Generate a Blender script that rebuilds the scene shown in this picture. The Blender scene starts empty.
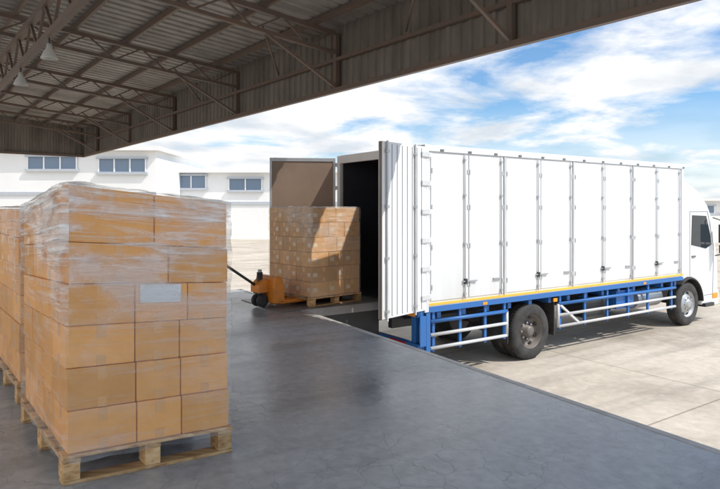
import bpy, bmesh, math, random
from mathutils import Vector, noise, Matrix
random.seed(7)
scene=bpy.context.scene
GZ=0.0; DZ=1.1; CZ=2.6

# ---------------- materials ----------------
def newmat(name):
    m=bpy.data.materials.new(name); m.use_nodes=True
    nt=m.node_tree; b=nt.nodes['Principled BSDF']
    return m,nt,b
def N(nt,t,**k):
    n=nt.nodes.new(t)
    for a,v in k.items():
        if a.startswith('i_'): n.inputs[a[2:].replace('_',' ')].default_value=v
        else: setattr(n,a,v)
    return n
def ramp(nt,stops):
    r=nt.nodes.new('ShaderNodeValToRGB'); e=r.color_ramp.elements
    while len(e)<len(stops): e.new(0.5)
    for i,(p,c) in enumerate(stops):
        e[i].position=p; e[i].color=(c[0],c[1],c[2],1) if not isinstance(c,float) else (c,c,c,1)
    return r
def mixc(nt,mode='MIX',fac=None):
    n=nt.nodes.new('ShaderNodeMix'); n.data_type='RGBA'; n.blend_type=mode
    if fac is not None: n.inputs[0].default_value=fac
    return n
def paint(name,col,rough=0.5,metal=0.0,dirt=0.15,scale=3.0,bump=0.0,dirtcol=None,island=0.0,spec=0.5,streak=False,low=False):
    m,nt,b=newmat(name)
    tc=N(nt,'ShaderNodeTexCoord')
    n1=N(nt,'ShaderNodeTexNoise'); n1.inputs['Scale'].default_value=scale; n1.inputs['Detail'].default_value=5; n1.inputs['Roughness'].default_value=.65
    src=tc.outputs['Object']
    if streak:
        mp=N(nt,'ShaderNodeMapping'); mp.inputs['Scale'].default_value=(1,1,.12); nt.links.new(src,mp.inputs[0]); src=mp.outputs[0]
    nt.links.new(src,n1.inputs['Vector'])
    r=ramp(nt,[(0.35,0.0),(0.75,1.0)]); nt.links.new(n1.outputs[0],r.inputs[0])
    mx=mixc(nt); mx.inputs[6].default_value=(*col,1)
    dc=dirtcol or tuple(c*0.6 for c in col)
    mx.inputs[7].default_value=(*dc,1)
    mul=N(nt,'ShaderNodeMath',operation='MULTIPLY'); mul.inputs[1].default_value=dirt
    nt.links.new(r.outputs[0],mul.inputs[0]); fo=mul.outputs[0]
    if low:
        sz=N(nt,'ShaderNodeSeparateXYZ'); nt.links.new(tc.outputs['Object'],sz.inputs[0])
        mr=N(nt,'ShaderNodeMapRange'); mr.inputs[1].default_value=1.1; mr.inputs[2].default_value=1.9; mr.inputs[3].default_value=.5; mr.inputs[4].default_value=0
        nt.links.new(sz.outputs['Z'],mr.inputs[0])
        m2=N(nt,'ShaderNodeMath',operation='MULTIPLY_ADD'); nt.links.new(mr.outputs[0],m2.inputs[0]); nt.links.new(n1.outputs[0],m2.inputs[1]); nt.links.new(fo,m2.inputs[2]); fo=m2.outputs[0]
    nt.links.new(fo,mx.inputs[0])
    out=mx.outputs[2]
    if island>0:
        g=N(nt,'ShaderNodeNewGeometry'); mr=N(nt,'ShaderNodeMapRange'); mr.inputs[3].default_value=1-island; mr.inputs[4].default_value=1+island
        nt.links.new(g.outputs['Random Per Island'],mr.inputs[0])
        hs=N(nt,'ShaderNodeHueSaturation'); nt.links.new(mr.outputs[0],hs.inputs['Value']); nt.links.new(out,hs.inputs['Color']); out=hs.outputs[0]
    nt.links.new(out,b.inputs['Base Color'])
    rr=N(nt,'ShaderNodeMapRange'); rr.inputs[3].default_value=rough*0.8; rr.inputs[4].default_value=min(1,rough*1.3)
    nt.links.new(n1.outputs[0],rr.inputs[0]); nt.links.new(rr.outputs[0],b.inputs['Roughness'])
    b.inputs['Metallic'].default_value=metal
    b.inputs['Specular IOR Level'].default_value=spec
    if bump>0:
        bp=N(nt,'ShaderNodeBump'); bp.inputs['Strength'].default_value=bump; bp.inputs['Distance'].default_value=.02
        nt.links.new(n1.outputs[0],bp.inputs['Height']); nt.links.new(bp.outputs[0],b.inputs['Normal'])
    return m
M={}
M['white']=paint('truck_white',(.78,.79,.80),.35,dirt=.22,scale=2.2,dirtcol=(.48,.46,.42),streak=True,low=True)
M['cabwhite']=paint('cab_white',(.77,.78,.79),.22,dirt=.06)
M['silver']=paint('galvanised',(.48,.49,.50),.4,metal=.6,dirt=.3)
M['railwhite']=paint('rail_white',(.64,.65,.66),.4,dirt=.45,dirtcol=(.33,.31,.28))
M['blue']=paint('blue_paint',(.02,.15,.46),.4,dirt=.4,dirtcol=(.08,.12,.2))
M['orange']=paint('orange_stripe',(.82,.50,.06),.4,dirt=.25)
M['yellow']=paint('jack_yellow',(.80,.25,.02),.4,dirt=.5,dirtcol=(.3,.12,.03),scale=7)
M['black']=paint('black_steel',(.03,.03,.032),.5,dirt=.4,dirtcol=(.08,.075,.07))
M['rubber']=paint('rubber',(.022,.022,.023),.75,dirt=.7,dirtcol=(.10,.09,.08),scale=6)
M['hub']=paint('hub_steel',(.16,.15,.145),.5,metal=.3,dirt=.5,dirtcol=(.2,.13,.08),scale=8)
M['dark']=paint('interior_dark',(.035,.04,.055),.7,dirt=.3)  # near-black colour stands in for the shade inside the truck box
M['ply']=paint('door_inner',(.30,.215,.16),.6,dirt=.6,dirtcol=(.19,.14,.10),scale=2)
M['seam']=paint('seam_dark',(.16,.17,.18),.6,dirt=.2)
M['red']=paint('tail_red',(.5,.02,.015),.25,dirt=.1)
M['amber']=paint('amber_lens',(.9,.32,.02),.25,dirt=.1)
M['lens']=paint('lamp_lens',(.75,.76,.78),.1,dirt=.05)
M['steel']=paint('roof_steel',(.15,.12,.105),.55,metal=.1,dirt=.6,dirtcol=(.25,.14,.08),scale=4)
M['lampgrey']=paint('lamp_grey',(.6,.6,.57),.4,dirt=.2)
M['label']=paint('label',(.80,.82,.84),.6,dirt=.25,scale=40,dirtcol=(.3,.3,.3))
M['edge']=paint('edge_steel',(.58,.57,.55),.5,metal=.05,dirt=.7,dirtcol=(.25,.22,.20),scale=5)
M['plate']=paint('leveler_steel',(.26,.26,.27),.4,metal=.3,dirt=.6,dirtcol=(.14,.12,.10),scale=4,bump=.3)
M['bwall']=paint('building_wall',(.80,.80,.79),.8,dirt=.3,scale=.3,dirtcol=(.6,.6,.58))
M['bgrey']=paint('building_trim',(.45,.48,.52),.7,dirt=.2)

def wood():
    m,nt,b=newmat('pallet_wood')
    tc=N(nt,'ShaderNodeTexCoord'); mp=N(nt,'ShaderNodeMapping'); mp.inputs['Scale'].default_value=(3,22,30)
    n=N(nt,'ShaderNodeTexNoise'); n.inputs['Scale'].default_value=1.4; n.inputs['Detail'].default_value=6
    nt.links.new(tc.outputs['Object'],mp.inputs[0]); nt.links.new(mp.outputs[0],n.inputs[0])
    r=ramp(nt,[(0.3,(.38,.19,.07)),(0.5,(.62,.38,.17)),(0.72,(.74,.52,.28))]); nt.links.new(n.outputs[0],r.inputs[0])
    g=N(nt,'ShaderNodeNewGeometry'); mr=N(nt,'ShaderNodeMapRange'); mr.inputs[3].default_value=.65; mr.inputs[4].default_value=1.15
    nt.links.new(g.outputs['Random Per Island'],mr.inputs[0]); hs=N(nt,'ShaderNodeHueSaturation')
    nt.links.new(mr.outputs[0],hs.inputs['Value']); nt.links.new(r.outputs[0],hs.inputs['Color']); nt.links.new(hs.outputs[0],b.inputs['Base Color'])
    b.inputs['Roughness'].default_value=.75
    bp=N(nt,'ShaderNodeBump'); bp.inputs['Strength'].default_value=.5; bp.inputs['Distance'].default_value=.005
    nt.links.new(n.outputs[0],bp.inputs['Height']); nt.links.new(bp.outputs[0],b.inputs['Normal'])
    return m
M['wood']=wood()
def cardboard(name,c1,c2):
    m,nt,b=newmat(name)
    tc=N(nt,'ShaderNodeTexCoord')
    n=N(nt,'ShaderNodeTexNoise'); n.inputs['Scale'].default_value=5; n.inputs['Detail'].default_value=6; n.inputs['Roughness'].default_value=.7
    nt.links.new(tc.outputs['Object'],n.inputs[0])
    r=ramp(nt,[(0.3,c2),(0.65,c1)]); nt.links.new(n.outputs[0],r.inputs[0])
    g=N(nt,'ShaderNodeNewGeometry'); mr=N(nt,'ShaderNodeMapRange'); mr.inputs[3].default_value=.84; mr.inputs[4].default_value=1.1
    nt.links.new(g.outputs['Random Per Island'],mr.inputs[0]); hs=N(nt,'ShaderNodeHueSaturation')
    nt.links.new(mr.outputs[0],hs.inputs['Value']); nt.links.new(r.outputs[0],hs.inputs['Color']); nt.links.new(hs.outputs[0],b.inputs['Base Color'])
    b.inputs['Roughness'].default_value=.7
    w=N(nt,'ShaderNodeTexNoise'); w.inputs['Scale'].default_value=3; nt.links.new(tc.outputs['Object'],w.inputs[0])
    bp=N(nt,'ShaderNodeBump'); bp.inputs['Strength'].default_value=.45; bp.inputs['Distance'].default_value=.03
    nt.links.new(w.outputs[0],bp.inputs['Height']); nt.links.new(bp.outputs[0],b.inputs['Normal'])
    return m
M['card']=cardboard('cardboard',(.90,.45,.13),(.80,.37,.09))
M['card2']=cardboard('cardboard_pale',(.68,.39,.17),(.58,.32,.13))
M['tape']=paint('packing_tape',(.80,.42,.15),.25,dirt=.1)
M['tapew']=paint('light_tape',(.75,.60,.42),.25,dirt=.2)
def film(name,dens=.1,streak=.75,lo=.35):
    m,nt,b=newmat(name)
    tc=N(nt,'ShaderNodeTexCoord')
    def layer(rot,sc,a,h,seedv):
        mp=N(nt,'ShaderNodeMapping'); mp.inputs['Rotation'].default_value=(0,0,rot); mp.inputs['Scale'].default_value=sc; mp.inputs['Location'].default_value=(seedv,seedv*.7,0)
        n=N(nt,'ShaderNodeTexNoise'); n.inputs['Scale'].default_value=1.0; n.inputs['Detail'].default_value=5; n.inputs['Distortion'].default_value=.8; n.inputs['Roughness'].default_value=.6
        nt.links.new(tc.outputs['UV'],mp.inputs[0]); nt.links.new(mp.outputs[0],n.inputs[0])
        r=ramp(nt,[(a,0.0),(h,1.0)]); nt.links.new(n.outputs[0],r.inputs[0]); return n,r
    n1,r1=layer(.14,(1.1,15,1),.53,.70,3)
    n2,r2=layer(-.6,(1.3,17,1),.54,.70,11)
    n3,r3=layer(.3,(1.3,2.0,1),.44,.60,5)  # broad white patches, glare painted into the film
    mx=N(nt,'ShaderNodeMath',operation='MAXIMUM'); nt.links.new(r1.outputs[0],mx.inputs[0]); nt.links.new(r2.outputs[0],mx.inputs[1])
    ad=N(nt,'ShaderNodeMath',operation='MULTIPLY_ADD'); nt.links.new(mx.outputs[0],ad.inputs[0]); ad.inputs[1].default_value=.5
    ml=N(nt,'ShaderNodeMath',operation='MULTIPLY'); nt.links.new(r3.outputs[0],ml.inputs[0]); ml.inputs[1].default_value=.5
    nt.links.new(ml.outputs[0],ad.inputs[2])
    sx=N(nt,'ShaderNodeSeparateXYZ'); nt.links.new(tc.outputs['UV'],sx.inputs[0])
    hg=N(nt,'ShaderNodeMapRange'); hg.inputs[1].default_value=.75; hg.inputs[2].default_value=1.55; hg.inputs[3].default_value=lo; hg.inputs[4].default_value=1.4  # film gets whiter towards the top, painted in place of glare
    nt.links.new(sx.outputs['Y'],hg.inputs[0])
    a2=N(nt,'ShaderNodeMath',operation='MULTIPLY'); nt.links.new(ad.outputs[0],a2.inputs[0]); nt.links.new(hg.outputs[0],a2.inputs[1])
    al=N(nt,'ShaderNodeMath',operation='MULTIPLY_ADD',use_clamp=True); al.inputs[1].default_value=streak; al.inputs[2].default_value=dens
    nt.links.new(a2.outputs[0],al.inputs[0]); nt.links.new(al.outputs[0],b.inputs['Alpha'])
    b.inputs['Base Color'].default_value=(.97,.96,.94,1); b.inputs['Roughness'].default_value=.16; b.inputs['Specular IOR Level'].default_value=.8
    s=N(nt,'ShaderNodeMath',operation='ADD'); nt.links.new(n1.outputs[0],s.inputs[0]); nt.links.new(n2.outputs[0],s.inputs[1])
    bp=N(nt,'ShaderNodeBump'); bp.inputs['Strength'].default_value=.8; bp.inputs['Distance'].default_value=.03
    nt.links.new(s.outputs[0],bp.inputs['Height']); nt.links.new(bp.outputs[0],b.inputs['Normal'])
    return m
M['film']=film('stretch_film',.06,1.0,.28)
M['film2']=film('stretch_film_thin',.07,.45)
def glass():
    m,nt,b=newmat('dark_glass'); b.inputs['Base Color'].default_value=(.03,.04,.05,1); b.inputs['Roughness'].default_value=.05; return m
M['glass']=glass()
def bglass():
    m,nt,b=newmat('building_glass'); b.inputs['Base Color'].default_value=(.16,.22,.30,1); b.inputs['Roughness'].default_value=.15; return m
M['bglass']=bglass()
def cladding(name,c1,c2):
    m,nt,b=newmat(name)
    tc=N(nt,'ShaderNodeTexCoord'); n=N(nt,'ShaderNodeTexNoise'); n.inputs['Scale'].default_value=1.2; n.inputs['Detail'].default_value=6; n.inputs['Roughness'].default_value=.7
    mp=N(nt,'ShaderNodeMapping'); mp.inputs['Scale'].default_value=(1.5,1.5,.35); nt.links.new(tc.outputs['Object'],mp.inputs[0])
    nt.links.new(mp.outputs[0],n.inputs[0])
    r=ramp(nt,[(0.3,c1),(0.7,c2)]); nt.links.new(n.outputs[0],r.inputs[0]); nt.links.new(r.outputs[0],b.inputs['Base Color'])
    b.inputs['Roughness'].default_value=.5; b.inputs['Metallic'].default_value=.1
    return m
M['fascia']=cladding('fascia_sheet',(.14,.12,.10),(.28,.245,.215))
M['roofsheet']=cladding('roof_sheet',(.22,.195,.175),(.40,.375,.35))
def concrete_floor():
    m,nt,b=newmat('dock_concrete')
    tc=N(nt,'ShaderNodeTexCoord')
    big=N(nt,'ShaderNodeTexNoise'); big.inputs['Scale'].default_value=.7; big.inputs['Detail'].default_value=7; big.inputs['Roughness'].default_value=.65
    fine=N(nt,'ShaderNodeTexNoise'); fine.inputs['Scale'].default_value=14; fine.inputs['Detail'].default_value=6
    for n in (big,fine): nt.links.new(tc.outputs['Object'],n.inputs[0])
    r=ramp(nt,[(0.3,(.31,.32,.335)),(0.5,(.40,.41,.42)),(0.72,(.48,.49,.50))]); nt.links.new(big.outputs[0],r.inputs[0])
    r2=ramp(nt,[(0.3,.80),(0.7,1.1)]); nt.links.new(fine.outputs[0],r2.inputs[0])
    m1=mixc(nt,'MULTIPLY',1); nt.links.new(r.outputs[0],m1.inputs[6]); nt.links.new(r2.outputs[0],m1.inputs[7])
    wn=N(nt,'ShaderNodeTexNoise'); wn.inputs['Scale'].default_value=3.5; wn.inputs['Detail'].default_value=4; nt.links.new(tc.outputs['Object'],wn.inputs[0])
    vm=N(nt,'ShaderNodeVectorMath',operation='MULTIPLY_ADD'); vm.inputs[1].default_value=(.22,.22,.22); nt.links.new(wn.outputs['Color'],vm.inputs[0]); nt.links.new(tc.outputs['Object'],vm.inputs[2])
    v=N(nt,'ShaderNodeTexVoronoi',feature='DISTANCE_TO_EDGE'); v.inputs['Scale'].default_value=4.2; nt.links.new(vm.outputs[0],v.inputs['Vector'])
    rc=ramp(nt,[(0.0,1.0),(0.02,0.0)]); nt.links.new(v.outputs['Distance'],rc.inputs[0])
    msk=N(nt,'ShaderNodeTexNoise'); msk.inputs['Scale'].default_value=.9; nt.links.new(tc.outputs['Object'],msk.inputs[0])
    rm=ramp(nt,[(0.40,.12),(0.60,.5)]); nt.links.new(msk.outputs[0],rm.inputs[0])
    mm=N(nt,'ShaderNodeMath',operation='MULTIPLY'); nt.links.new(rc.outputs[0],mm.inputs[0]); nt.links.new(rm.outputs[0],mm.inputs[1])
    m2=mixc(nt); nt.links.new(mm.outputs[0],m2.inputs[0]); nt.links.new(m1.outputs[2],m2.inputs[6]); m2.inputs[7].default_value=(.13,.135,.14,1)
    mp=N(nt,'ShaderNodeMapping'); mp.inputs['Rotation'].default_value=(0,0,.35); mp.inputs['Scale'].default_value=(2.6,.22,1); nt.links.new(tc.outputs['Object'],mp.inputs[0])
    sc=N(nt,'ShaderNodeTexNoise'); sc.inputs['Scale'].default_value=1.5; sc.inputs['Detail'].default_value=5; nt.links.new(mp.outputs[0],sc.inputs[0])
    r4=ramp(nt,[(0.5,1.0),(0.72,.72)]); nt.links.new(sc.outputs[0],r4.inputs[0])
    m4=mixc(nt,'MULTIPLY',1); nt.links.new(m2.outputs[2],m4.inputs[6]); nt.links.new(r4.outputs[0],m4.inputs[7])
    nt.links.new(m4.outputs[2],b.inputs['Base Color'])
    rr=ramp(nt,[(0.35,.20),(0.65,.42)]); nt.links.new(big.outputs[0],rr.inputs[0]); nt.links.new(rr.outputs[0],b.inputs['Roughness'])
    sub=N(nt,'ShaderNodeMath',operation='SUBTRACT'); nt.links.new(fine.outputs[0],sub.inputs[0]); nt.links.new(mm.outputs[0],sub.inputs[1])
    bp=N(nt,'ShaderNodeBump'); bp.inputs['Strength'].default_value=.2; bp.inputs['Distance'].default_value=.01
    nt.links.new(sub.outputs[0],bp.inputs['Height']); nt.links.new(bp.outputs[0],b.inputs['Normal'])
    return m
M['dock']=concrete_floor()
def yard():
    m,nt,b=newmat('yard_concrete')
    tc=N(nt,'ShaderNodeTexCoord')
    mp=N(nt,'ShaderNodeMapping'); mp.inputs['Rotation'].default_value=(0,0,-.597); nt.links.new(tc.outputs['Object'],mp.inputs[0])
    big=N(nt,'ShaderNodeTexNoise'); big.inputs['Scale'].default_value=.35; big.inputs['Detail'].default_value=8; big.inputs['Roughness'].default_value=.72; big.inputs['Distortion'].default_value=.4
    nt.links.new(mp.outputs[0],big.inputs[0])
    r=ramp(nt,[(0.32,(.35,.30,.245)),(0.5,(.51,.45,.375)),(0.68,(.58,.52,.445))]); nt.links.new(big.outputs[0],r.inputs[0])
    st=N(nt,'ShaderNodeTexNoise'); st.inputs['Scale'].default_value=7; st.inputs['Detail'].default_value=7; st.inputs['Roughness'].default_value=.7; nt.links.new(mp.outputs[0],st.inputs[0])
    r2=ramp(nt,[(0.3,.80),(0.7,1.08)]); nt.links.new(st.outputs[0],r2.inputs[0])
    m1=mixc(nt,'MULTIPLY',1); nt.links.new(r.outputs[0],m1.inputs[6]); nt.links.new(r2.outputs[0],m1.inputs[7])
    br=N(nt,'ShaderNodeTexBrick'); br.offset=0; br.inputs['Scale'].default_value=1; br.inputs['Brick Width'].default_value=4.5; br.inputs['Row Height'].default_value=4.0; br.inputs['Mortar Size'].default_value=.014
    br.inputs['Color1'].default_value=(1,1,1,1); br.inputs['Color2'].default_value=(.93,.93,.93,1); br.inputs['Mortar'].default_value=(.55,.52,.48,1)
    nt.links.new(mp.outputs[0],br.inputs['Vector'])
    m2=mixc(nt,'MULTIPLY',1); nt.links.new(m1.outputs[2],m2.inputs[6]); nt.links.new(br.outputs[0],m2.inputs[7])
    mp2=N(nt,'ShaderNodeMapping'); mp2.inputs['Scale'].default_value=(.12,1.2,1); nt.links.new(mp.outputs[0],mp2.inputs[0])
    s2=N(nt,'ShaderNodeTexNoise'); s2.inputs['Scale'].default_value=1.6; s2.inputs['Detail'].default_value=6; nt.links.new(mp2.outputs[0],s2.inputs[0])
    r3=ramp(nt,[(0.48,1.0),(0.72,.66)]); nt.links.new(s2.outputs[0],r3.inputs[0])
    m3=mixc(nt,'MULTIPLY',1); nt.links.new(m2.outputs[2],m3.inputs[6]); nt.links.new(r3.outputs[0],m3.inputs[7])
    nt.links.new(m3.outputs[2],b.inputs['Base Color']); b.inputs['Roughness'].default_value=.75
    bp=N(nt,'ShaderNodeBump'); bp.inputs['Strength'].default_value=.2; bp.inputs['Distance'].default_value=.01
    nt.links.new(st.outputs[0],bp.inputs['Height']); nt.links.new(bp.outputs[0],b.inputs['Normal'])
    return m
M['yard']=yard()

# ---------------- mesh builder ----------------
class B:
    def __init__(s,xf=None): s.bm=bmesh.new(); s.mats=[]; s.xf=xf
    def mi(s,m):
        if m not in s.mats: s.mats.append(m)
        return s.mats.index(m)
    def face(s,vs,m):
        try: f=s.bm.faces.new(vs); f.material_index=s.mi(m); return f
        except ValueError: return None
    def V(s,p):
        return s.bm.verts.new(s.xf(*p) if s.xf else p)
    def quad(s,pts,m):
        return s.face([s.V(p) for p in pts],m)
    def box(s,x0,x1,y0,y1,z0,z1,m):
        v=[s.V(p) for p in [(x0,y0,z0),(x1,y0,z0),(x1,y1,z0),(x0,y1,z0),(x0,y0,z1),(x1,y0,z1),(x1,y1,z1),(x0,y1,z1)]]
        for f in [(3,2,1,0),(4,5,6,7),(0,1,5,4),(1,2,6,5),(2,3,7,6),(3,0,4,7)]: s.face([v[i] for i in f],m)
    def bar(s,p0,p1,w,m,h=None):
        p0=Vector(p0);p1=Vector(p1); h=h or w; d=(p1-p0).normalized()
        up=Vector((0,0,1)) if abs(d.z)<.95 else Vector((1,0,0))
        a=d.cross(up).normalized(); c=a.cross(d).normalized()
        r=[]
        for p in (p0,p1):
            r.append([s.V(tuple(p+a*i*w/2+c*j*h/2)) for i,j in((-1,-1),(1,-1),(1,1),(-1,1))])
        for i in range(4): s.face([r[0][i],r[0][(i+1)%4],r[1][(i+1)%4],r[1][i]],m)
        s.face(r[0][::-1],m); s.face(r[1],m)
    def cyl(s,p0,p1,r0,m,r1=None,seg=12,caps=True):
        r1=r0 if r1 is None else r1
        p0=Vector(p0);p1=Vector(p1); d=(p1-p0).normalized()
        up=Vector((0,0,1)) if abs(d.z)<.95 else Vector((1,0,0))
        a=d.cross(up).normalized(); c=a.cross(d)
        R=[]
        for p,r in((p0,r0),(p1,r1)):
            R.append([s.V(tuple(p+(a*math.cos(t)+c*math.sin(t))*r)) for t in [2*math.pi*i/seg for i in range(seg)]])
        for i in range(seg):
            f=s.face([R[0][i],R[0][(i+1)%seg],R[1][(i+1)%seg],R[1][i]],m)
            if f: f.smooth=True
        if caps: s.face(R[0][::-1],m); s.face(R[1],m)
    def tube(s,pts,r,m,seg=8):
        for a,b in zip(pts[:-1],pts[1:]): s.cyl(a,b,r,m,seg=seg)
    def lathe(s,c,axis,prof,m,seg=32):
        axis=Vector(axis).normalized(); c=Vector(c)
        up=Vector((0,0,1)) if abs(axis.z)<.9 else Vector((1,0,0))
        a=axis.cross(up).normalized(); b=a.cross(axis)
        rings=[[s.V(tuple(c+axis*o+(a*math.cos(2*math.pi*i/seg)+b*math.sin(2*math.pi*i/seg))*r)) for i in range(seg)] for r,o in prof]
        for A,Bq in zip(rings[:-1],rings[1:]):
            for i in range(seg):
                f=s.face([A[i],A[(i+1)%seg],Bq[(i+1)%seg],Bq[i]],m)
                if f: f.smooth=True
    def prism(s,prof,y0,y1,m):
        a=[s.V((x,y0,z)) for x,z in prof]; b=[s.V((x,y1,z)) for x,z in prof]
        n=len(prof)
        for i in range(n): s.face([a[i],a[(i+1)%n],b[(i+1)%n],b[i]],m)
        s.face(a[::-1],m); s.face(b,m)
    def done(s,name,parent=None,bevel=0,seg=2,normals=True,ang=35):
        if normals: bmesh.ops.recalc_face_normals(s.bm,faces=s.bm.faces)
        me=bpy.data.meshes.new(name); s.bm.to_mesh(me); s.bm.free()
        for m in s.mats: me.materials.append(M[m])
        o=bpy.data.objects.new(name,me); scene.collection.objects.link(o)
        if parent: o.parent=parent
        if bevel>0:
            md=o.modifiers.new('bv','BEVEL'); md.width=bevel; md.segments=seg; md.limit_method='ANGLE'; md.angle_limit=math.radians(ang)
        return o
def empty(name,loc=(0,0,0),rz=0):
    e=bpy.data.objects.new(name,None); e.location=loc; e.rotation_euler=(0,0,rz); e.empty_display_size=.3
    scene.collection.objects.link(e); return e

# ---------------- ground ----------------
b=B(); b.quad([(-1500,-1500,0),(1500,-1500,0),(1500,1500,0),(-1500,1500,0)],'yard'); b.done('ground')

# ---------------- dock ----------------
dE=Vector((-.513,.858)).normalized()
O=Vector((2.23,3.72))
dock=empty('loading_dock',(O.x,O.y,0),math.atan2(dE.y,dE.x))
LEN=8.6
b=B(); b.box(-14,LEN,0.07,14,0,DZ,'dock'); b.done('slab',dock)
b=B(); b.box(-14,LEN,0.0,.068,DZ-.12,DZ+.004,'edge'); b.box(-14,LEN,0.01,.068,0,DZ-.121,'dock'); b.done('edge_angle',dock,bevel=.006)
b=B()
for x in (-6,-3.0,0.2,2.6,4.2): b.box(x,x+.35,-.12,-.002,DZ-.5,DZ-.1,'rubber')
b.done('bumpers',dock,bevel=.02)

# ---------------- canopy ----------------
cu=Vector((-.62,.785)).normalized()
can=empty('dock_canopy',(3.25,5.75,0),math.atan2(cu.y,cu.x))
S0,S1=-4.9,22.6; WID=9.0; FB=4.6; FT=5.68
def roofz(y): return FT+.03+y*.085
def ribs(s0,s1,p=.2):
    pts=[];s=s0
    while s<s1:
        pts+= [(s,0),(s+p*.55,0),(s+p*.65,.03),(s+p*.9,.03)]; s+=p
    pts.append((s1,0)); return pts
b=B()
P=ribs(S0,S1)
for (s,o),(s2,o2) in zip(P[:-1],P[1:]):
    b.quad([(s,o,FB),(s2,o2,FB),(s2,o2,FT+.06),(s,o,FT+.06)],'fascia')
b.done('fascia_cladding',can,normals=False)
b=B()
P=ribs(S0,S1,.25)
for (s,o),(s2,o2) in zip(P[:-1],P[1:]):
    b.quad([(s,.0,roofz(0)+o),(s2,.0,roofz(0)+o2),(s2,WID,roofz(WID)+o2),(s,WID,roofz(WID)+o)],'roofsheet')
b.done('roof_sheets',can,normals=False)
b=B()
P=ribs(0.03,WID,.2)
for (s,o),(s2,o2) in zip(P[:-1],P[1:]):
    b.quad([(S1-.02-o,s,FB),(S1-.02-o2,s2,FB),(S1-.02-o2,s2,roofz(s2)),(S1-.02-o,s,roofz(s))],'fascia')
b.done('gable_cladding',can,normals=False)
b=B()
b.box(S0,S1,.035,.11,FB-.03,FB+.05,'steel')
b.box(S0,S1,.035,.11,FB+.5,FB+.56,'steel')
b.box(S1-.15,S1-.06,.12,WID,FB-.03,FB+.05,'steel')
y=.5
while y<WID:
    b.box(S0,S1-.06,y,y+.05,roofz(y)-.115,roofz(y)-.01,'steel'); y+=.95
b.done('purlins',can)
b=B()
for k in (-4.8,-1.5,2.15,5.8,9.5,13.2,16.9,20.6):
    def top(y): return roofz(y)-.15
    b.bar((k,.1,top(.1)),(k,WID,top(WID)),.07,'steel')
    b.bar((k,.1,top(.1)-.32),(k,WID,top(WID)-.32),.06,'steel')
    y=.15;f=0
    while y<WID-.5:
        b.bar((k,y,top(y)-.32*f),(k,y+.5,top(y+.5)-.32*(1-f)),.028,'steel'); y+=.5; f=1-f
    b.bar((k,.09,FB+.06),(k,1.45,top(1.45)-.33),.045,'steel')
    b.box(k-.04,k+.04,.035,.115,FB+.052,FT-.1,'steel')
    b.cyl((k+.1,1.45,top(1.45)-.2),(k+1.85,.12,FB+.6),.018,'steel',seg=6)
yg=4.3; zt=roofz(yg)-.52; zb=zt-.5
b.bar((S0,yg,zt),(S1-.1,yg,zt),.1,'steel'); b.bar((S0,yg,zb),(S1-.1,yg,zb),.09,'steel')
x=S0;f=0
while x<S1-.6:
    b.bar((x,yg,zb if f else zt),(x+.55,yg,zt if f else zb),.04,'steel'); x+=.55; f=1-f
for k in (-4.7,-1.5,5.8,13.2,20.6):
    b.box(k-.11,k+.11,WID-.35,WID-.13,0 if k>8 else DZ,roofz(WID)-.5,'steel')
b.done('steel_frame',can)
for k in (6.9,9.2,16.0):
    b=B(); z=zb-.05; q=.6
    b.cyl((k,yg,z),(k,yg,z-.1),.012,'black',seg=6)
    b.lathe((k,yg,z-.08),(0,0,-1),[(r*q,o*q) for r,o in [(.0,0),(.06,0),(.07,.12),(.12,.18),(.19,.34),(.195,.36),(.18,.35),(.0,.30)]],'lampgrey',20)
    b.done('pendant_lamp',can)

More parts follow.
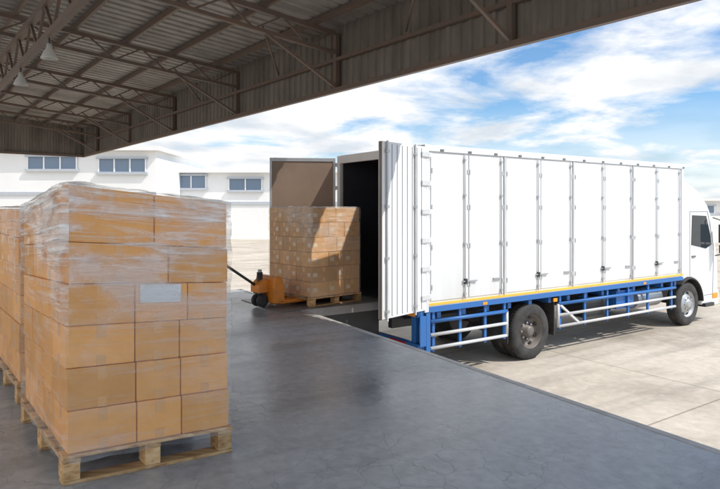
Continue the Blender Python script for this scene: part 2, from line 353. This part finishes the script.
# ---------------- pallets & stacks ----------------
def pallet(xf,W,L,H,parent,loc=None):
    b=B(xf)
    t=.02
    n=7
    bw=.1; gap=(L-n*bw)/(n-1)
    for i in range(n):
        v=i*(bw+gap); e0=random.uniform(-.006,.004) if i else 0; b.box(e0,W+random.uniform(-.004,.008),v,v+bw,H-t,H+random.uniform(-.002,.0),'wood')
    for u in (0,W/2-.045,W-.09):
        b.box(u,u+.09,.0,L,H-t*2-.002,H-t-.001,'wood')
        for v in (0,L/2-.06,L-.12): b.box(u+.003,u+.087,v+.003,v+.12,t+.001,H-t*2-.003,'wood')
    for v in (0,L/2-.05,L-.1): b.box(0,W,v,v+.1,0,t,'wood')
    b.done('pallet',parent,bevel=.003,seg=1)
def boxstack(xf,W,L,z0,heights,ucols,vcols,parent,inset=.02,labels=False,jit=.004,card='card',biglabel=False):
    b=B(xf); tb=B(xf)
    z=z0
    for li,h in enumerate(heights):
        uc=ucols[li%len(ucols)]; vc=vcols[li%len(vcols)]
        jx=random.uniform(-jit,jit)*1.5; jy=random.uniform(-jit,jit)*1.5
        u=inset
        tot=W-2*inset; totv=L-2*inset
        for i,fu in enumerate(uc):
            u1=u+fu*tot; v=inset
            for j,fv in enumerate(vc):
                v1=v+fv*totv
                if 0<i<len(uc)-1 and 0<j<len(vc)-1 and li<len(heights)-1: v=v1; continue
                a,c,d,e=[random.uniform(0,jit) for _ in range(4)]
                g=.0025
                b.box(u+g+jx-(a if i==0 else 0),u1-g+jx,v+g+jy-(c if j==0 else 0),v1-g+jy,z+.001,z+h-.002,card)
                if j==0:
                    um=(u+u1)/2+jx; y=v+g+jy-c
                    tb.box(um-.024,um+.024,y-.0015,y+.001,z+h-.075,z+h-.003,'tape')
                    tb.box(um-.024,um+.024,y-.0015,y+.001,z+.003,z+.06,'tape')
                    if labels: tb.box(u+.03,u+.11,y-.002,y+.001,z+h*.35,z+h*.35+.06,'tapew')
                    if biglabel and li==3 and i==0: tb.box(.40,.63,y-.009,y-.006,z+.115,z+.225,'label')
                if i==0:
                    vm=(v+v1)/2+jy; x=u+g+jx-a
                    tb.box(x-.0015,x+.001,vm-.024,vm+.024,z+h-.075,z+h-.003,'tape')
                    tb.box(x-.0015,x+.001,vm-.024,vm+.024,z+.003,z+.06,'tape')
                    if labels: tb.box(x-.002,x+.001,v+.03,v+.10,z+h*.35,z+h*.35+.06,'tapew')
                v=v1
            u=u1
        z+=h
    b.done('cartons',parent,bevel=.006)
    tb.done('carton_tape',parent)
    return z
def wrap(xf,W,L,z0,z1,parent,mat='film',amp=.012,seed=0,off=.012,topcap=True):
    bm=bmesh.new(); uvl=bm.loops.layers.uv.new('UVMap')
    r=.03
    a0,a1,c0,c1=-off+.01,W+off-.01,-off+.01,L+off-.01
    step=.025
    def line(p,q):
        n=max(2,int((Vector(q)-Vector(p)).length/step)); return [tuple(Vector(p).lerp(Vector(q),i/n)) for i in range(n)]
    per=line((a0+r,c0),(a1-r,c0))+line((a1-r,c0),(a1,c0+r))+line((a1,c0+r),(a1,c1-r))+line((a1,c1-r),(a1-r,c1))+line((a1-r,c1),(a0+r,c1))+line((a0+r,c1),(a0,c1-r))+line((a0,c1-r),(a0,c0+r))+line((a0,c0+r),(a0+r,c0))
    n=len(per); rows=int((z1-z0)/step)+1
    cu_,cv_=W/2,L/2
    grid=[];d=0;ds=[0]
    for i in range(n):
        p=Vector(per[i]);q=Vector(per[(i+1)%n]); d+=(q-p).length; ds.append(d)
    for j in range(rows+1):
        z=z0+(z1-z0)*j/rows; row=[]
        for i,(u,v) in enumerate(per):
            nn=noise.fractal(Vector((u*3+seed,v*3+z*6,z*9)),.7,2.2,4)
            dd=amp*nn+.004
            nx=0;ny=0
            if abs(u-a0)<.02: nx=-1
            elif abs(u-a1)<.02: nx=1
            if abs(v-c0)<.02: ny=-1
            elif abs(v-c1)<.02: ny=1
            zz=z+(noise.noise(Vector((u*4,v*4,seed)))*.03 if j==0 else 0)
            if nx and ny: nx*=.7; ny*=.7
            row.append(bm.verts.new(xf(u+nx*max(dd,-.001),v+ny*max(dd,-.001),zz)))
        grid.append(row)
    for j in range(rows):
        for i in range(n):
            k=(i+1)%n
            f=bm.faces.new([grid[j][i],grid[j][k],grid[j+1][k],grid[j+1][i]]); f.smooth=True
            zs=[z0+(z1-z0)*(j+q)/rows for q in (0,0,1,1)]; us=[ds[i],ds[i+1],ds[i+1],ds[i]]
            for lp,uu,vv in zip(f.loops,us,zs): lp[uvl].uv=(uu,vv)
    if topcap:
        prev=grid[-1]
        for kk,(sh,dz) in enumerate([(.04,.012),(.12,.006),(.2,.004)]):
            row=[]
            for i,(u,v) in enumerate(per):
                s=1-sh*2/ max(W,.1)
                nn=noise.noise(Vector((u*6+seed,v*6,kk*3)))
                row.append(bm.verts.new(xf(cu_+(u-cu_)*s,cv_+(v-cv_)*(1-sh*2/L),z1+dz+abs(nn)*.02)))
            for i in range(n):
                k=(i+1)%n
                f=bm.faces.new([prev[i],prev[k],row[k],row[i]]); f.smooth=True
                for lp,uu,vv in zip(f.loops,[ds[i],ds[i+1],ds[i+1],ds[i]],[z1+sh,z1+sh,z1+sh+.06,z1+sh+.06]): lp[uvl].uv=(uu,vv)
            prev=row
    me=bpy.data.meshes.new('film'); bm.to_mesh(me); bm.free(); me.materials.append(M[mat])
    o=bpy.data.objects.new('film_wrap',me); scene.collection.objects.link(o); o.parent=parent

f=Vector((.87,.493)).normalized(); l=Vector((-.62,.785)).normalized()
def mkxf(sag,H,sagv=0.0):
    def xf(u,v,z):
        p=f*u+l*v
        k=(z/H)
        return (p.x, p.y, z*(1-sag*k*u-sagv*k*v))
    return xf
def front_stack(loc,sag,sagv,seed,mat='film',W=.937,L=1.3,hs=None,bl=False):
    e=empty('wrapped_carton_pallet',loc,0)
    xf=mkxf(sag,1.65,sagv)
    pallet(mkxf(0,1.65),W,L,.16,e)
    hs=hs or [.232]*5+[.315]
    uc=[[.40,.28,.32],[.40,.28,.32],[.40,.28,.32],[.40,.33,.27],[.6,.4],[.52,.48]]
    vc=[[.25,.25,.25,.25],[.3,.4,.3],[.25,.25,.25,.25],[.34,.33,.33]]
    top=boxstack(xf,W,L,.161,hs,uc,vc,e,biglabel=bl)
    wrap(xf,W,L,.12,top+.005,e,mat,seed=seed)
    return e
front_stack((-1.60,3.23,DZ),.07,.06,1.0,bl=True)
front_stack((-2.62,4.58,DZ),.0,.0,5.0,'film2',hs=[.222]*6)

# middle stack
ph=math.radians(41)
mid=empty('wrapped_carton_pallet',(-.73,8.98,DZ+.012),0)
def mx_(u,v,z): return (math.cos(ph)*u-math.sin(ph)*v, math.sin(ph)*u+math.cos(ph)*v, z)
pallet(mx_,1.0,1.2,.14,mid)
top=boxstack(mx_,1.0,1.2,.141,[.225]*6,[[.34,.33,.33],[.5,.5]],[[.25]*4,[.34,.33,.33]],mid,labels=True,card='card2')
wrap(mx_,1.0,1.2,.12,top+.004,mid,'film2',seed=3,amp=.006)

# ---------------- dock leveler plate + truck ----------------
tr_rz=math.atan2(.562,.827)
lev=empty('dock_leveler_plate',(.95,8.9,0),tr_rz)
b=B(); b.box(-1.9,.12,.92,2.35,DZ+.0045,DZ+.011,'plate'); b.box(-1.55,.0,.92,2.35,DZ-.12,DZ+.0043,'plate'); b.box(-1.4,-.1,1.0,1.1,.45,DZ-.121,'black'); b.box(-1.4,-.1,2.1,2.2,.45,DZ-.121,'black')
b.box(-1.45,-1.35,.98,2.25,0,.45,'black'); b.box(-.35,-.25,.98,2.25,0,.45,'black')
b.done('plate',lev,bevel=.004)

tk=empty('box_truck',(.95,8.9,0),tr_rz)
LB=7.3; WB=2.4; ZB=1.13; ZT=3.53
b=B()
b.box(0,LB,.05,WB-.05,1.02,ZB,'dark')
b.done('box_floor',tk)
b=B()
b.box(.06,LB,0,.048,ZB+.03,ZT-.07,'white')
b.box(.06,LB,WB-.048,WB,ZB+.03,ZT-.07,'white')
b.box(LB-.05,LB,.05,WB-.05,ZB+.001,ZT-.07,'white')
b.box(.0,LB,.0,WB,ZT-.06,ZT-.0,'white')
b.done('box_body',tk,bevel=.01)
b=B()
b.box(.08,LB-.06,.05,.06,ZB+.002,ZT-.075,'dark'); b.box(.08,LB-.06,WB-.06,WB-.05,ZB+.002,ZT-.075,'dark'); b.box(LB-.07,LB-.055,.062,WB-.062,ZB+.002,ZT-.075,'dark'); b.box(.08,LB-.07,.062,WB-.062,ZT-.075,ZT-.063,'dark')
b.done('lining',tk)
b=B()
yN=-.012
b.box(0,LB+.01,yN-.012,-.001,ZT-.09,ZT+.012,'white')
b.box(-.01,.07,yN-.02,.07,ZB-.08,ZT+.012,'white')
b.box(-.01,.058,WB-.07,WB+.02,ZB-.08,ZT+.012,'white')
b.box(-.012,.055,.072,WB-.072,ZT-.13,ZT+.014,'white')
b.box(LB-.07,LB+.012,yN-.012,-.001,ZB-.02,ZT-.092,'white')
b.done('frame_posts',tk,bevel=.008)
b=B()
b.box(.075,LB,yN-.014,.02,ZB+.012,ZB+.045,'orange')
b.box(.075,LB,yN-.008,.02,ZB-.0015,ZB+.011,'railwhite')
b.done('reflective_stripe',tk)
b=B()
b.box(.0,LB,yN-.01,.04,ZB-.09,ZB-.002,'blue'); b.box(.0,LB,WB-.03,WB+.01,ZB-.09,ZB+.028,'blue')
for i in range(14): b.box(.3+i*.52,.38+i*.52,.05,WB-.05,.93,1.018,'blue')
b.box(-.05,8.4,.72,.82,.70,.928,'black'); b.box(-.05,8.4,1.58,1.68,.70,.928,'black')
b.done('chassis',tk,bevel=.004)
b=B()
edges=[.09,1.72,3.52,5.42,7.22]
for a,c in zip(edges[:-1],edges[1:]):
    m=(a+c)/2
    for q0,q1 in ((a+.035,m-.007),(m+.007,c-.035)):
        b.box(q0,q1,-.012,-.0005,ZB+.075,ZT-.11,'white')
b.done('side_doors',tk,bevel=.006)
b=B()
for e_ in edges[1:-1]:
    b.box(e_-.018,e_+.018,-.022,-.0007,ZB+.055,ZT-.095,'railwhite')
    b.box(e_-.032,e_-.022,-.004,-.0006,ZB+.075,ZT-.11,'seam'); b.box(e_+.022,e_+.032,-.004,-.0006,ZB+.075,ZT-.11,'seam')
for a,c in zip(edges[:-1],edges[1:]):
    m=(a+c)/2
    b.box(m-.006,m+.006,-.006,-.0006,ZB+.075,ZT-.11,'seam')
    for xr in (m-.09,c-.10) if a>.1 else (m-.1,c-.1):
        b.cyl((xr,-.032,ZB+.06),(xr,-.032,ZT-.1),.009,'silver',seg=8)
        for z in (ZB+.12,ZB+.9,ZB+1.65,ZT-.2): b.box(xr-.02,xr+.02,-.044,-.0125,z,z+.035,'silver')
    for z in (ZB+.32,):
        b.box(m-.14,m+.16,-.045,-.0125,z,z+.022,'silver'); b.box(m-.11,m-.06,-.05,-.013,z-.03,z+.05,'black')
        b.box(c-.28,c-.12,-.045,-.0125,z,z+.022,'silver')
    for xh in (a+.045,m-.035,m+.012,c-.065):
        for z in (ZB+.25,ZB+.85,ZB+1.45,ZB+2.0): b.box(xh,xh+.024,-.024,-.0125,z,z+.07,'railwhite')
x=.3
while x<LB:
    b.box(x,x+.07,-.034,-.0245,ZT-.075,ZT-.045,'seam'); x+=.58
b.box(.0,LB,-.027,-.0245,ZT-.088,ZT-.082,'seam')
b.done('door_hardware',tk,bevel=.002,seg=1)
def door(hx,hy,dx,dy,length,outer_side,name,matin,matout):
    d=Vector((dx,dy)).normalized(); n=Vector((-d.y,d.x))*outer_side
    def xf(s,o,z): return (hx+d.x*s+n.x*o, hy+d.y*s+n.y*o, z)
    b=B(xf)
    z0,z1=ZB-.03,ZT-.03
    b.box(.02,length,.0,.045,z0,z1,matin)
    b.box(.02,length,.046,.055,z0,z1,matout)
    b.box(.02,.06,-.012,-.001,z0,z1,'silver'); b.box(length-.04,length,-.012,-.001,z0,z1,'silver')
    b.box(.06,length-.04,-.012,-.001,z1-.06,z1,'silver'); b.box(.06,length-.04,-.012,-.001,z0,z0+.06,'silver')
    for s in (length*.30,length*.92):
        b.box(s-.012,s+.012,.065,.088,z0-.03,z1+.01,'railwhite')
        for z in (z0+.08,z0+.8,z0+1.5,z1-.15): b.box(s-.03,s+.03,.0555,.095,z,z+.04,'silver')
    for s in [length*k/9 for k in range(1,9)]:
        b.box(s-.01,s+.02,.0555,.062,z0+.03,z1-.03,matout)
        b.box(s+.021,s+.026,.0555,.058,z0+.03,z1-.03,'seam')
    for i in range(6):
        z=z0+.15+i*.42; b.box(-.05,.15,.0625,.080,z,z+.07,'railwhite')
    b.done(name,tk,bevel=.002,seg=1)
door(-.02,-.02,-.966,-.257,1.05,1,'rear_door_near','ply','white')
door(-.02,WB+.02,-.887,.46,1.2,-1,'rear_door_far','ply','white')
b=B()
for i in range(6):
    z=ZB+.12+i*.42
    b.box(-.03,.13,-.048,-.033,z,z+.07,'white'); b.cyl((-.03,-.04,z-.02),(-.03,-.04,z+.09),.018,'railwhite',seg=8)
b.done('hinges',tk,bevel=.003,seg=1)
b=B()
b.box(-.12,-.0,.0,.86,.98,1.10,'blue'); b.box(-.1,-.0,.02,WB-.02,.45,.58,'blue')
b.box(-.08,-.0,.1,.2,.58,.98,'blue'); b.box(-.08,-.0,2.2,2.3,.58,.98,'blue')
b.box(-.14,-.121,.05,.22,.99,1.09,'amber'); b.box(-.14,-.121,.24,.5,.99,1.09,'red')
b.box(-.115,-.101,.3,.7,.46,.57,'red')
b.box(-.1,.02,-.03,-.015,.55,1.0,'blue')
b.box(.02,.10,-.03,.03,.42,1.035,'blue')
b.done('rear_underrun',tk,bevel=.006)
b=B()
def guard(x0,x1,verts_,yy=.0):
    for z,mat,r in ((.90,'blue',.03),(.70,'railwhite',.026),(.50,'railwhite',.026)):
        b.cyl((x0,yy,z),(x1,yy,z),r,mat,seg=10)
    for xv in verts_:
        b.box(xv-.025,xv+.025,yy+.015,yy+.05,.44,1.035,'blue')
        b.bar((xv,yy+.05,1.0),(xv,yy+.7,.85),.05,'black')
guard(.12,1.78,(.2,.75,1.3,1.75))
guard(3.1,7.0,(3.18,3.9,4.6,5.3,6.0,6.9))
b.cyl((3.1,0,.50),(3.1,0,.90),.026,'railwhite',seg=10); b.cyl((1.78,0,.50),(1.78,0,.9),.026,'railwhite',seg=10)
b.bar((3.12,.0,.9),(3.7,.0,.5),.04,'railwhite')
guard(.12,1.78,(.2,1.75),WB-.05); guard(3.1,7.0,(3.2,5.0,6.9),WB-.05)
b.done('side_guards',tk)
b=B()
b.box(4.95,5.55,.06,.55,.62,.98,'blue'); b.box(3.95,4.75,.1,.6,.55,.92,'black'); b.cyl((5.8,.3,.72),(6.7,.3,.72),.2,'silver',seg=20)
b.box(3.2,3.8,1.8,2.3,.5,.9,'black'); b.cyl((2.45,.5,.5),(2.45,1.9,.5),.09,'black'); b.lathe((2.45,1.2,.5),(1,0,0),[(0,-.22),(.16,-.15),(.2,0),(.16,.15),(0,.22)],'black',16)
b.cyl((.2,1.2,.8),(6.8,1.2,.85),.05,'black'); b.cyl((7.65,.4,.5),(7.65,2.0,.5),.06,'black')
b.box(2.95,3.05,-.025,.0,.95,1.01,'amber'); b.box(5.75,5.85,-.03,-.023,1.055,1.10,'amber'); b.box(1.2,1.3,-.03,-.023,1.055,1.10,'amber')
for y in (.77,1.63):
    b.box(1.7,3.2,y-.05,y+.05,.62,.69,'black')
for x in (1.83,3.02):
    b.box(x-.01,x+.01,.02,.6,.35,.95,'rubber')
b.done('underbody',tk,bevel=.008)
def wheel(x,y,sd,name,r=.48,w=.27,deep=False):
    b=B(); ax=(0,sd,0); c=(x,y,r)
    w2=w/2
    b.lathe(c,ax,[(r*.60,-w2),(r*.86,-w2),(r*.965,-w2*.85),(r,-w2*.6),(r,w2*.6),(r*.965,w2*.85),(r*.86,w2),(r*.66,w2*1.02),(r*.60,w2*.9)],'rubber',48)
    if deep: prof=[(r*.60,w2*.9),(r*.585,w2*.85),(r*.55,w2*.2),(r*.46,-w2*.1),(r*.36,-w2*.15),(r*.34,w2*.0),(r*.2,w2*.05),(r*.2,w2*.75),(r*.12,w2*.9),(0,w2*.9)]
    else: prof=[(r*.60,w2*.9),(r*.585,w2*.8),(r*.54,w2*.35),(r*.45,w2*.5),(r*.36,w2*.85),(r*.22,w2*.9),(r*.2,w2*1.15),(r*.12,w2*1.2),(0,w2*1.2)]
    b.lathe(c,ax,prof,'hub' if deep else 'silver',40)
    b.lathe(c,ax,[(r*.60,-w2),(0,-w2*.8)],'hub',24)
    for i in range(8):
        t=2*math.pi*i/8; off=(w2*.02 if deep else w2*.86)
        p=(x+math.cos(t)*r*.29,y+sd*off,r+math.sin(t)*r*.29); q=(p[0],p[1]+sd*.04,p[2]); b.cyl(p,q,.016,'silver',seg=6)
        t+=.39; p=(x+math.cos(t)*r*.49,y+sd*(w2*.12 if deep else w2*.46),r+math.sin(t)*r*.49); b.cyl(p,(p[0],p[1]+sd*.012,p[2]),.035,'black',seg=10)
    for i in range(60):
        t=2*math.pi*i/60; R=r*1.0
        for yy0,yy1 in ((-w2*.6,-w2*.1),(w2*.1,w2*.6)):
            p0=(x+math.cos(t)*R,y+yy0,r+math.sin(t)*R); p1=(x+math.cos(t+.03)*R,y+yy1,r+math.sin(t+.03)*R); b.bar(p0,p1,.02,'rubber',.012)
    b.done(name,tk)
wheel(2.43,.16,-1,'wheel_rear',deep=True); wheel(2.43,.47,-1,'wheel_rear_inner',deep=True)
wheel(2.43,WB-.16,1,'wheel_rear_far',deep=True); wheel(2.43,WB-.47,1,'wheel_rear_far_inner',deep=True)
wheel(7.68,.20,-1,'wheel_front'); wheel(7.68,WB-.20,1,'wheel_front_far')
# cab
b=B()
cx,cz,R=7.68,.48,.58
pts=[]
for i in range(9):
    t=math.radians(125-i*(125-5)/8)
    x=cx+R*math.cos(t); z=cz+R*math.sin(t)
    if x>7.43: pts.append((x,z))
prof=[(7.42,1.0)]+pts+[(8.27,.40),(8.85,.36),(8.98,.42),(9.0,.95),(8.97,1.45),(8.80,2.1),(8.66,2.46),(8.52,2.66),(8.36,2.80),(8.10,2.97),(7.85,3.09),(7.6,3.16),(7.42,3.18)]
b.prism(prof,.06,WB-.06,'cabwhite')
b.done('cab_shell',tk,bevel=.05,seg=4,ang=30)
b=B()
for i in range(14):
    t0=math.radians(128-i*9);t1=math.radians(128-(i+1)*9)
    b.bar((cx+.57*math.cos(t0),.12,cz+.57*math.sin(t0)),(cx+.57*math.cos(t1),.12,cz+.57*math.sin(t1)),.20,'black',.03)
b.done('fender',tk)
b=B()
for yy,s in ((.058,-1),(WB-.058,1)):
    y0,y1=(yy-.006,yy+.004) if s<0 else (yy-.004,yy+.006)
    b.prism([(7.78,1.78),(8.42,1.68),(8.68,1.76),(8.64,1.95),(8.44,2.42),(7.82,2.44)],y0,y1,'glass')
b.done('side_windows',tk)
b=B()
b.quad([(8.985,.2,1.50),(8.985,WB-.2,1.50),(8.70,WB-.25,2.46),(8.70,.25,2.46)],'glass')
b.box(9.0,9.04,.3,WB-.3,.95,1.25,'black'); b.box(8.8,9.06,.08,WB-.08,.36,.70,'cabwhite')
b.box(9.05,9.075,.15,.5,.45,.62,'lens'); b.box(9.05,9.075,WB-.5,WB-.15,.45,.62,'lens')
b.box(8.72,8.96,.045,.062,.52,.64,'amber')
b.done('cab_front',tk,bevel=.01)
b=B()
for p0,p1 in (((7.72,1.10),(7.72,2.52)),((7.72,2.52),(8.5,2.52)),((8.5,2.52),(8.78,1.72)),((8.78,1.72),(8.74,.62)),((8.74,.62),(8.35,.62))):
    b.bar((p0[0],.056,p0[1]),(p1[0],.056,p1[1]),.010,'seam')
b.box(7.80,7.95,.035,.058,1.5,1.54,'seam')
b.box(8.3,8.7,.0,.2,.36,.44,'black')
b.box(7.36,7.41,.2,WB-.2,1.2,2.6,'black')
for yy,s in ((.02,-1),(WB-.02,1)):
    b.tube([(8.66,yy,2.38),(8.80,yy+s*.17,2.3),(8.80,yy+s*.17,1.55),(8.76,yy,1.5)],.013,'black')
    b.box(8.78,8.84,yy+s*.17-.10,yy+s*.17+.10,1.8,2.22,'black'); b.box(8.78,8.84,yy+s*.17-.09,yy+s*.17+.09,1.56,1.75,'black')
b.done('cab_trim',tk,bevel=.006)

# ---------------- pallet jack ----------------
pj=empty('pallet_jack',(-1.46,9.10,DZ+.012),ph)
b=B()
for y in (-.27,.11): b.box(.12,1.45,y,y+.16,.05,.105,'yellow')
b.prism([(.02,.06),(.2,.06),(.2,.30),(.14,.46),(.04,.46),(.0,.3)],-.27,.27,'yellow')
b.prism([(-.16,.22),(.04,.22),(.04,.40),(-.06,.42),(-.16,.34)],-.12,.12,'yellow')
b.done('frame_and_forks',pj,bevel=.012)
b=B()
b.cyl((-.07,0,.16),(-.07,0,.52),.045,'black',seg=16); b.cyl((-.07,0,.5),(-.07,0,.56),.03,'silver',seg=12)
b.box(-.13,-.01,-.09,.09,.2,.26,'black')
b.cyl((-.1,0,.3),(-.66,.10,.70),.02,'black')
hx,hy,hz=-.66,.10,.70
b.tube([(hx,hy,hz),(hx-.06,hy-.12,hz+.04),(hx-.16,hy-.12,hz+.115),(hx-.19,hy,hz+.14),(hx-.16,hy+.12,hz+.115),(hx-.06,hy+.12,hz+.04),(hx,hy,hz)],.017,'black')
for y in (-.07,.07): b.lathe((-.07,y,.095),(0,1,0),[(0,-.035),(.05,-.035),(.09,-.03),(.095,-.02),(.095,.02),(.09,.03),(.05,.035),(0,.035)],'rubber',24)
for y in (-.19,.19): b.lathe((1.3,y,.04),(0,1,0),[(0,-.05),(.04,-.05),(.04,.05),(0,.05)],'rubber',16)
b.done('pump_and_handle',pj)

# ---------------- background ----------------
def building(name,x0,x1,y0,h,wins,depth=14,storeys=True):
    e=empty(name,(0,0,0))
    b=B(); b.box(x0,x1,y0,y0+depth,0,h,'bwall'); b.done('walls',e)
    b=B(); b.box(x0-.4,x1+.4,y0-.5,y0+depth+.4,h+.003,h+.3,'bwall'); b.box(x0-.02,x1+.02,y0-.08,y0-.003,h*.52,h*.52+.25,'bgrey')
    b.done('roof_and_band',e)
    b=B()
    for (a,c,z0,z1) in wins:
        b.box(a,c,y0-.04,y0-.002,z0,z1,'bglass')
        n=max(1,int((c-a)/1.1))
        for i in range(n+1):
            xx=a+(c-a)*i/n; b.box(xx-.05,xx+.05,y0-.1,y0-.0405,z0,z1,'bwall')
        b.box(a-.15,c+.15,y0-.2,y0-.003,z0-.2,z0-.004,'bgrey'); b.box(a-.15,c+.15,y0-.2,y0-.003,z1+.004,z1+.15,'bgrey')
    b.done('windows',e)
def X(px,d): return (px-360)/600*d
def Z(py,d): return CZ+(208-py)/600*d
D=44
w1=[(X(-60,D),X(-12,D),Z(169,D),Z(156,D)),(X(28,D),X(77,D),Z(169,D),Z(157,D)),(X(99,D),X(146,D),Z(172,D),Z(159,D))]
w1+=[(a,c,1.2,2.8) for a,c,_,_ in w1]
building('white_office_building',X(-150,D),X(156,D),D,Z(151,D),w1)
D2=50
w2=[(X(162,D2),X(206,D2),Z(188,D2),Z(176,D2)),(X(229,D2),X(262,D2),Z(190,D2),Z(179,D2)),(X(285,D2),X(320,D2),Z(190,D2),Z(179,D2))]
building('white_warehouse_building',X(157,D2)+.5,X(345,D2),D2,Z(173,D2),w2)
D3=70
building('far_shed_building',X(695,D3),X(900,D3),D3,Z(201,D3),[(X(700+i*22,D3),X(714+i*22,D3),Z(214,D3),Z(206,D3)) for i in range(8)],depth=10)
b=B(); b.box(22,70,45,45.2,0,2.0,'bwall')
for i in range(17): b.box(22+i*3,22.3+i*3,44.9,44.998,0,2.15,'bwall')
b.done('perimeter_wall')

# ---------------- light ----------------
az=Vector((.93,-.37)).normalized(); EL=math.radians(50)
sun=bpy.data.lights.new('sun','SUN'); sun.energy=4.0; sun.angle=math.radians(.5); sun.color=(1,.95,.87)
so=bpy.data.objects.new('sun',sun); scene.collection.objects.link(so)
sd=Vector((az.x*math.cos(EL),az.y*math.cos(EL),math.sin(EL)))
so.rotation_euler=sd.to_track_quat('Z','Y').to_euler(); so.location=(20,-10,20)
w=bpy.data.worlds.new('World'); scene.world=w; w.use_nodes=True; nt=w.node_tree
bg=nt.nodes['Background']; sky=N(nt,'ShaderNodeTexSky',sky_type='NISHITA'); sky.sun_disc=False; sky.sun_elevation=EL; sky.sun_rotation=math.atan2(az.x,az.y)
sky.air_density=1.0; sky.dust_density=.5; sky.ozone_density=2.0
tc=N(nt,'ShaderNodeTexCoord'); sx=N(nt,'ShaderNodeSeparateXYZ'); nt.links.new(tc.outputs['Generated'],sx.inputs[0])
zc=N(nt,'ShaderNodeMath',operation='MAXIMUM'); nt.links.new(sx.outputs['Z'],zc.inputs[0]); zc.inputs[1].default_value=0.0
za=N(nt,'ShaderNodeMath',operation='ADD'); nt.links.new(zc.outputs[0],za.inputs[0]); za.inputs[1].default_value=.16
dx=N(nt,'ShaderNodeMath',operation='DIVIDE'); nt.links.new(sx.outputs['X'],dx.inputs[0]); nt.links.new(za.outputs[0],dx.inputs[1])
dy=N(nt,'ShaderNodeMath',operation='DIVIDE'); nt.links.new(sx.outputs['Y'],dy.inputs[0]); nt.links.new(za.outputs[0],dy.inputs[1])
cb=N(nt,'ShaderNodeCombineXYZ'); nt.links.new(dx.outputs[0],cb.inputs[0]); nt.links.new(dy.outputs[0],cb.inputs[1])
cn=N(nt,'ShaderNodeTexNoise'); cn.inputs['Scale'].default_value=1.25; cn.inputs['Detail'].default_value=8; cn.inputs['Roughness'].default_value=.6; cn.inputs['Distortion'].default_value=.3
nt.links.new(cb.outputs[0],cn.inputs[0])
bi=N(nt,'ShaderNodeMath',operation='MULTIPLY_ADD'); nt.links.new(sx.outputs['X'],bi.inputs[0]); bi.inputs[1].default_value=-.24; nt.links.new(cn.outputs[0],bi.inputs[2])
cr=ramp(nt,[(0.35,0.03),(0.50,1.0)]); nt.links.new(bi.outputs[0],cr.inputs[0])
hz=ramp(nt,[(0.0,1.0),(0.17,0.0)]); nt.links.new(sx.outputs['Z'],hz.inputs[0])
hm=N(nt,'ShaderNodeMath',operation='MULTIPLY'); nt.links.new(hz.outputs[0],hm.inputs[0]); hm.inputs[1].default_value=.95
mxx=N(nt,'ShaderNodeMath',operation='MAXIMUM'); nt.links.new(cr.outputs[0],mxx.inputs[0]); nt.links.new(hm.outputs[0],mxx.inputs[1])
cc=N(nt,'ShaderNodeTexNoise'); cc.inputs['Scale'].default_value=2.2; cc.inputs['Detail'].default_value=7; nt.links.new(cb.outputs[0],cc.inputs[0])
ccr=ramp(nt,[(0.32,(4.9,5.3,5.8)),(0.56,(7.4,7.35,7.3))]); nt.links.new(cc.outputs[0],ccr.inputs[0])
# cloud glow added towards the sun, behind the camera, to light carton fronts
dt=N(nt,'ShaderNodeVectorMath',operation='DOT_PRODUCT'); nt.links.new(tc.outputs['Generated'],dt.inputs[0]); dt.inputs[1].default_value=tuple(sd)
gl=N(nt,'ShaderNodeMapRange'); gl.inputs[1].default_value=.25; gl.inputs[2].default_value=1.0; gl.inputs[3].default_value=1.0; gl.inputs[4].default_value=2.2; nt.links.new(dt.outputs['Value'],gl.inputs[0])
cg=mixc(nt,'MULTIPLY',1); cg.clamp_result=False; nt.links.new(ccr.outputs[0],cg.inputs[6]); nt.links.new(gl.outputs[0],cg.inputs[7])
tint=mixc(nt,'MULTIPLY',1); nt.links.new(sky.outputs[0],tint.inputs[6]); tint.inputs[7].default_value=(.64,.90,1.08,1)
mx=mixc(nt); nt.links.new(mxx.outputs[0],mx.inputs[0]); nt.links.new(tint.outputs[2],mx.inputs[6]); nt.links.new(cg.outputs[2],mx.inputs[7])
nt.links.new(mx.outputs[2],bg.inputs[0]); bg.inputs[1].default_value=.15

# ---------------- camera ----------------
cam=bpy.data.cameras.new('camera'); co=bpy.data.objects.new('camera',cam); scene.collection.objects.link(co)
co.location=(0,0,CZ); co.rotation_euler=(math.radians(90),0,0); cam.lens=30; cam.sensor_width=36; cam.shift_y=-36.5/720; cam.clip_start=.05; cam.clip_end=4000
scene.camera=co
scene.view_settings.view_transform='Standard'; scene.view_settings.look='None'; scene.view_settings.exposure=0
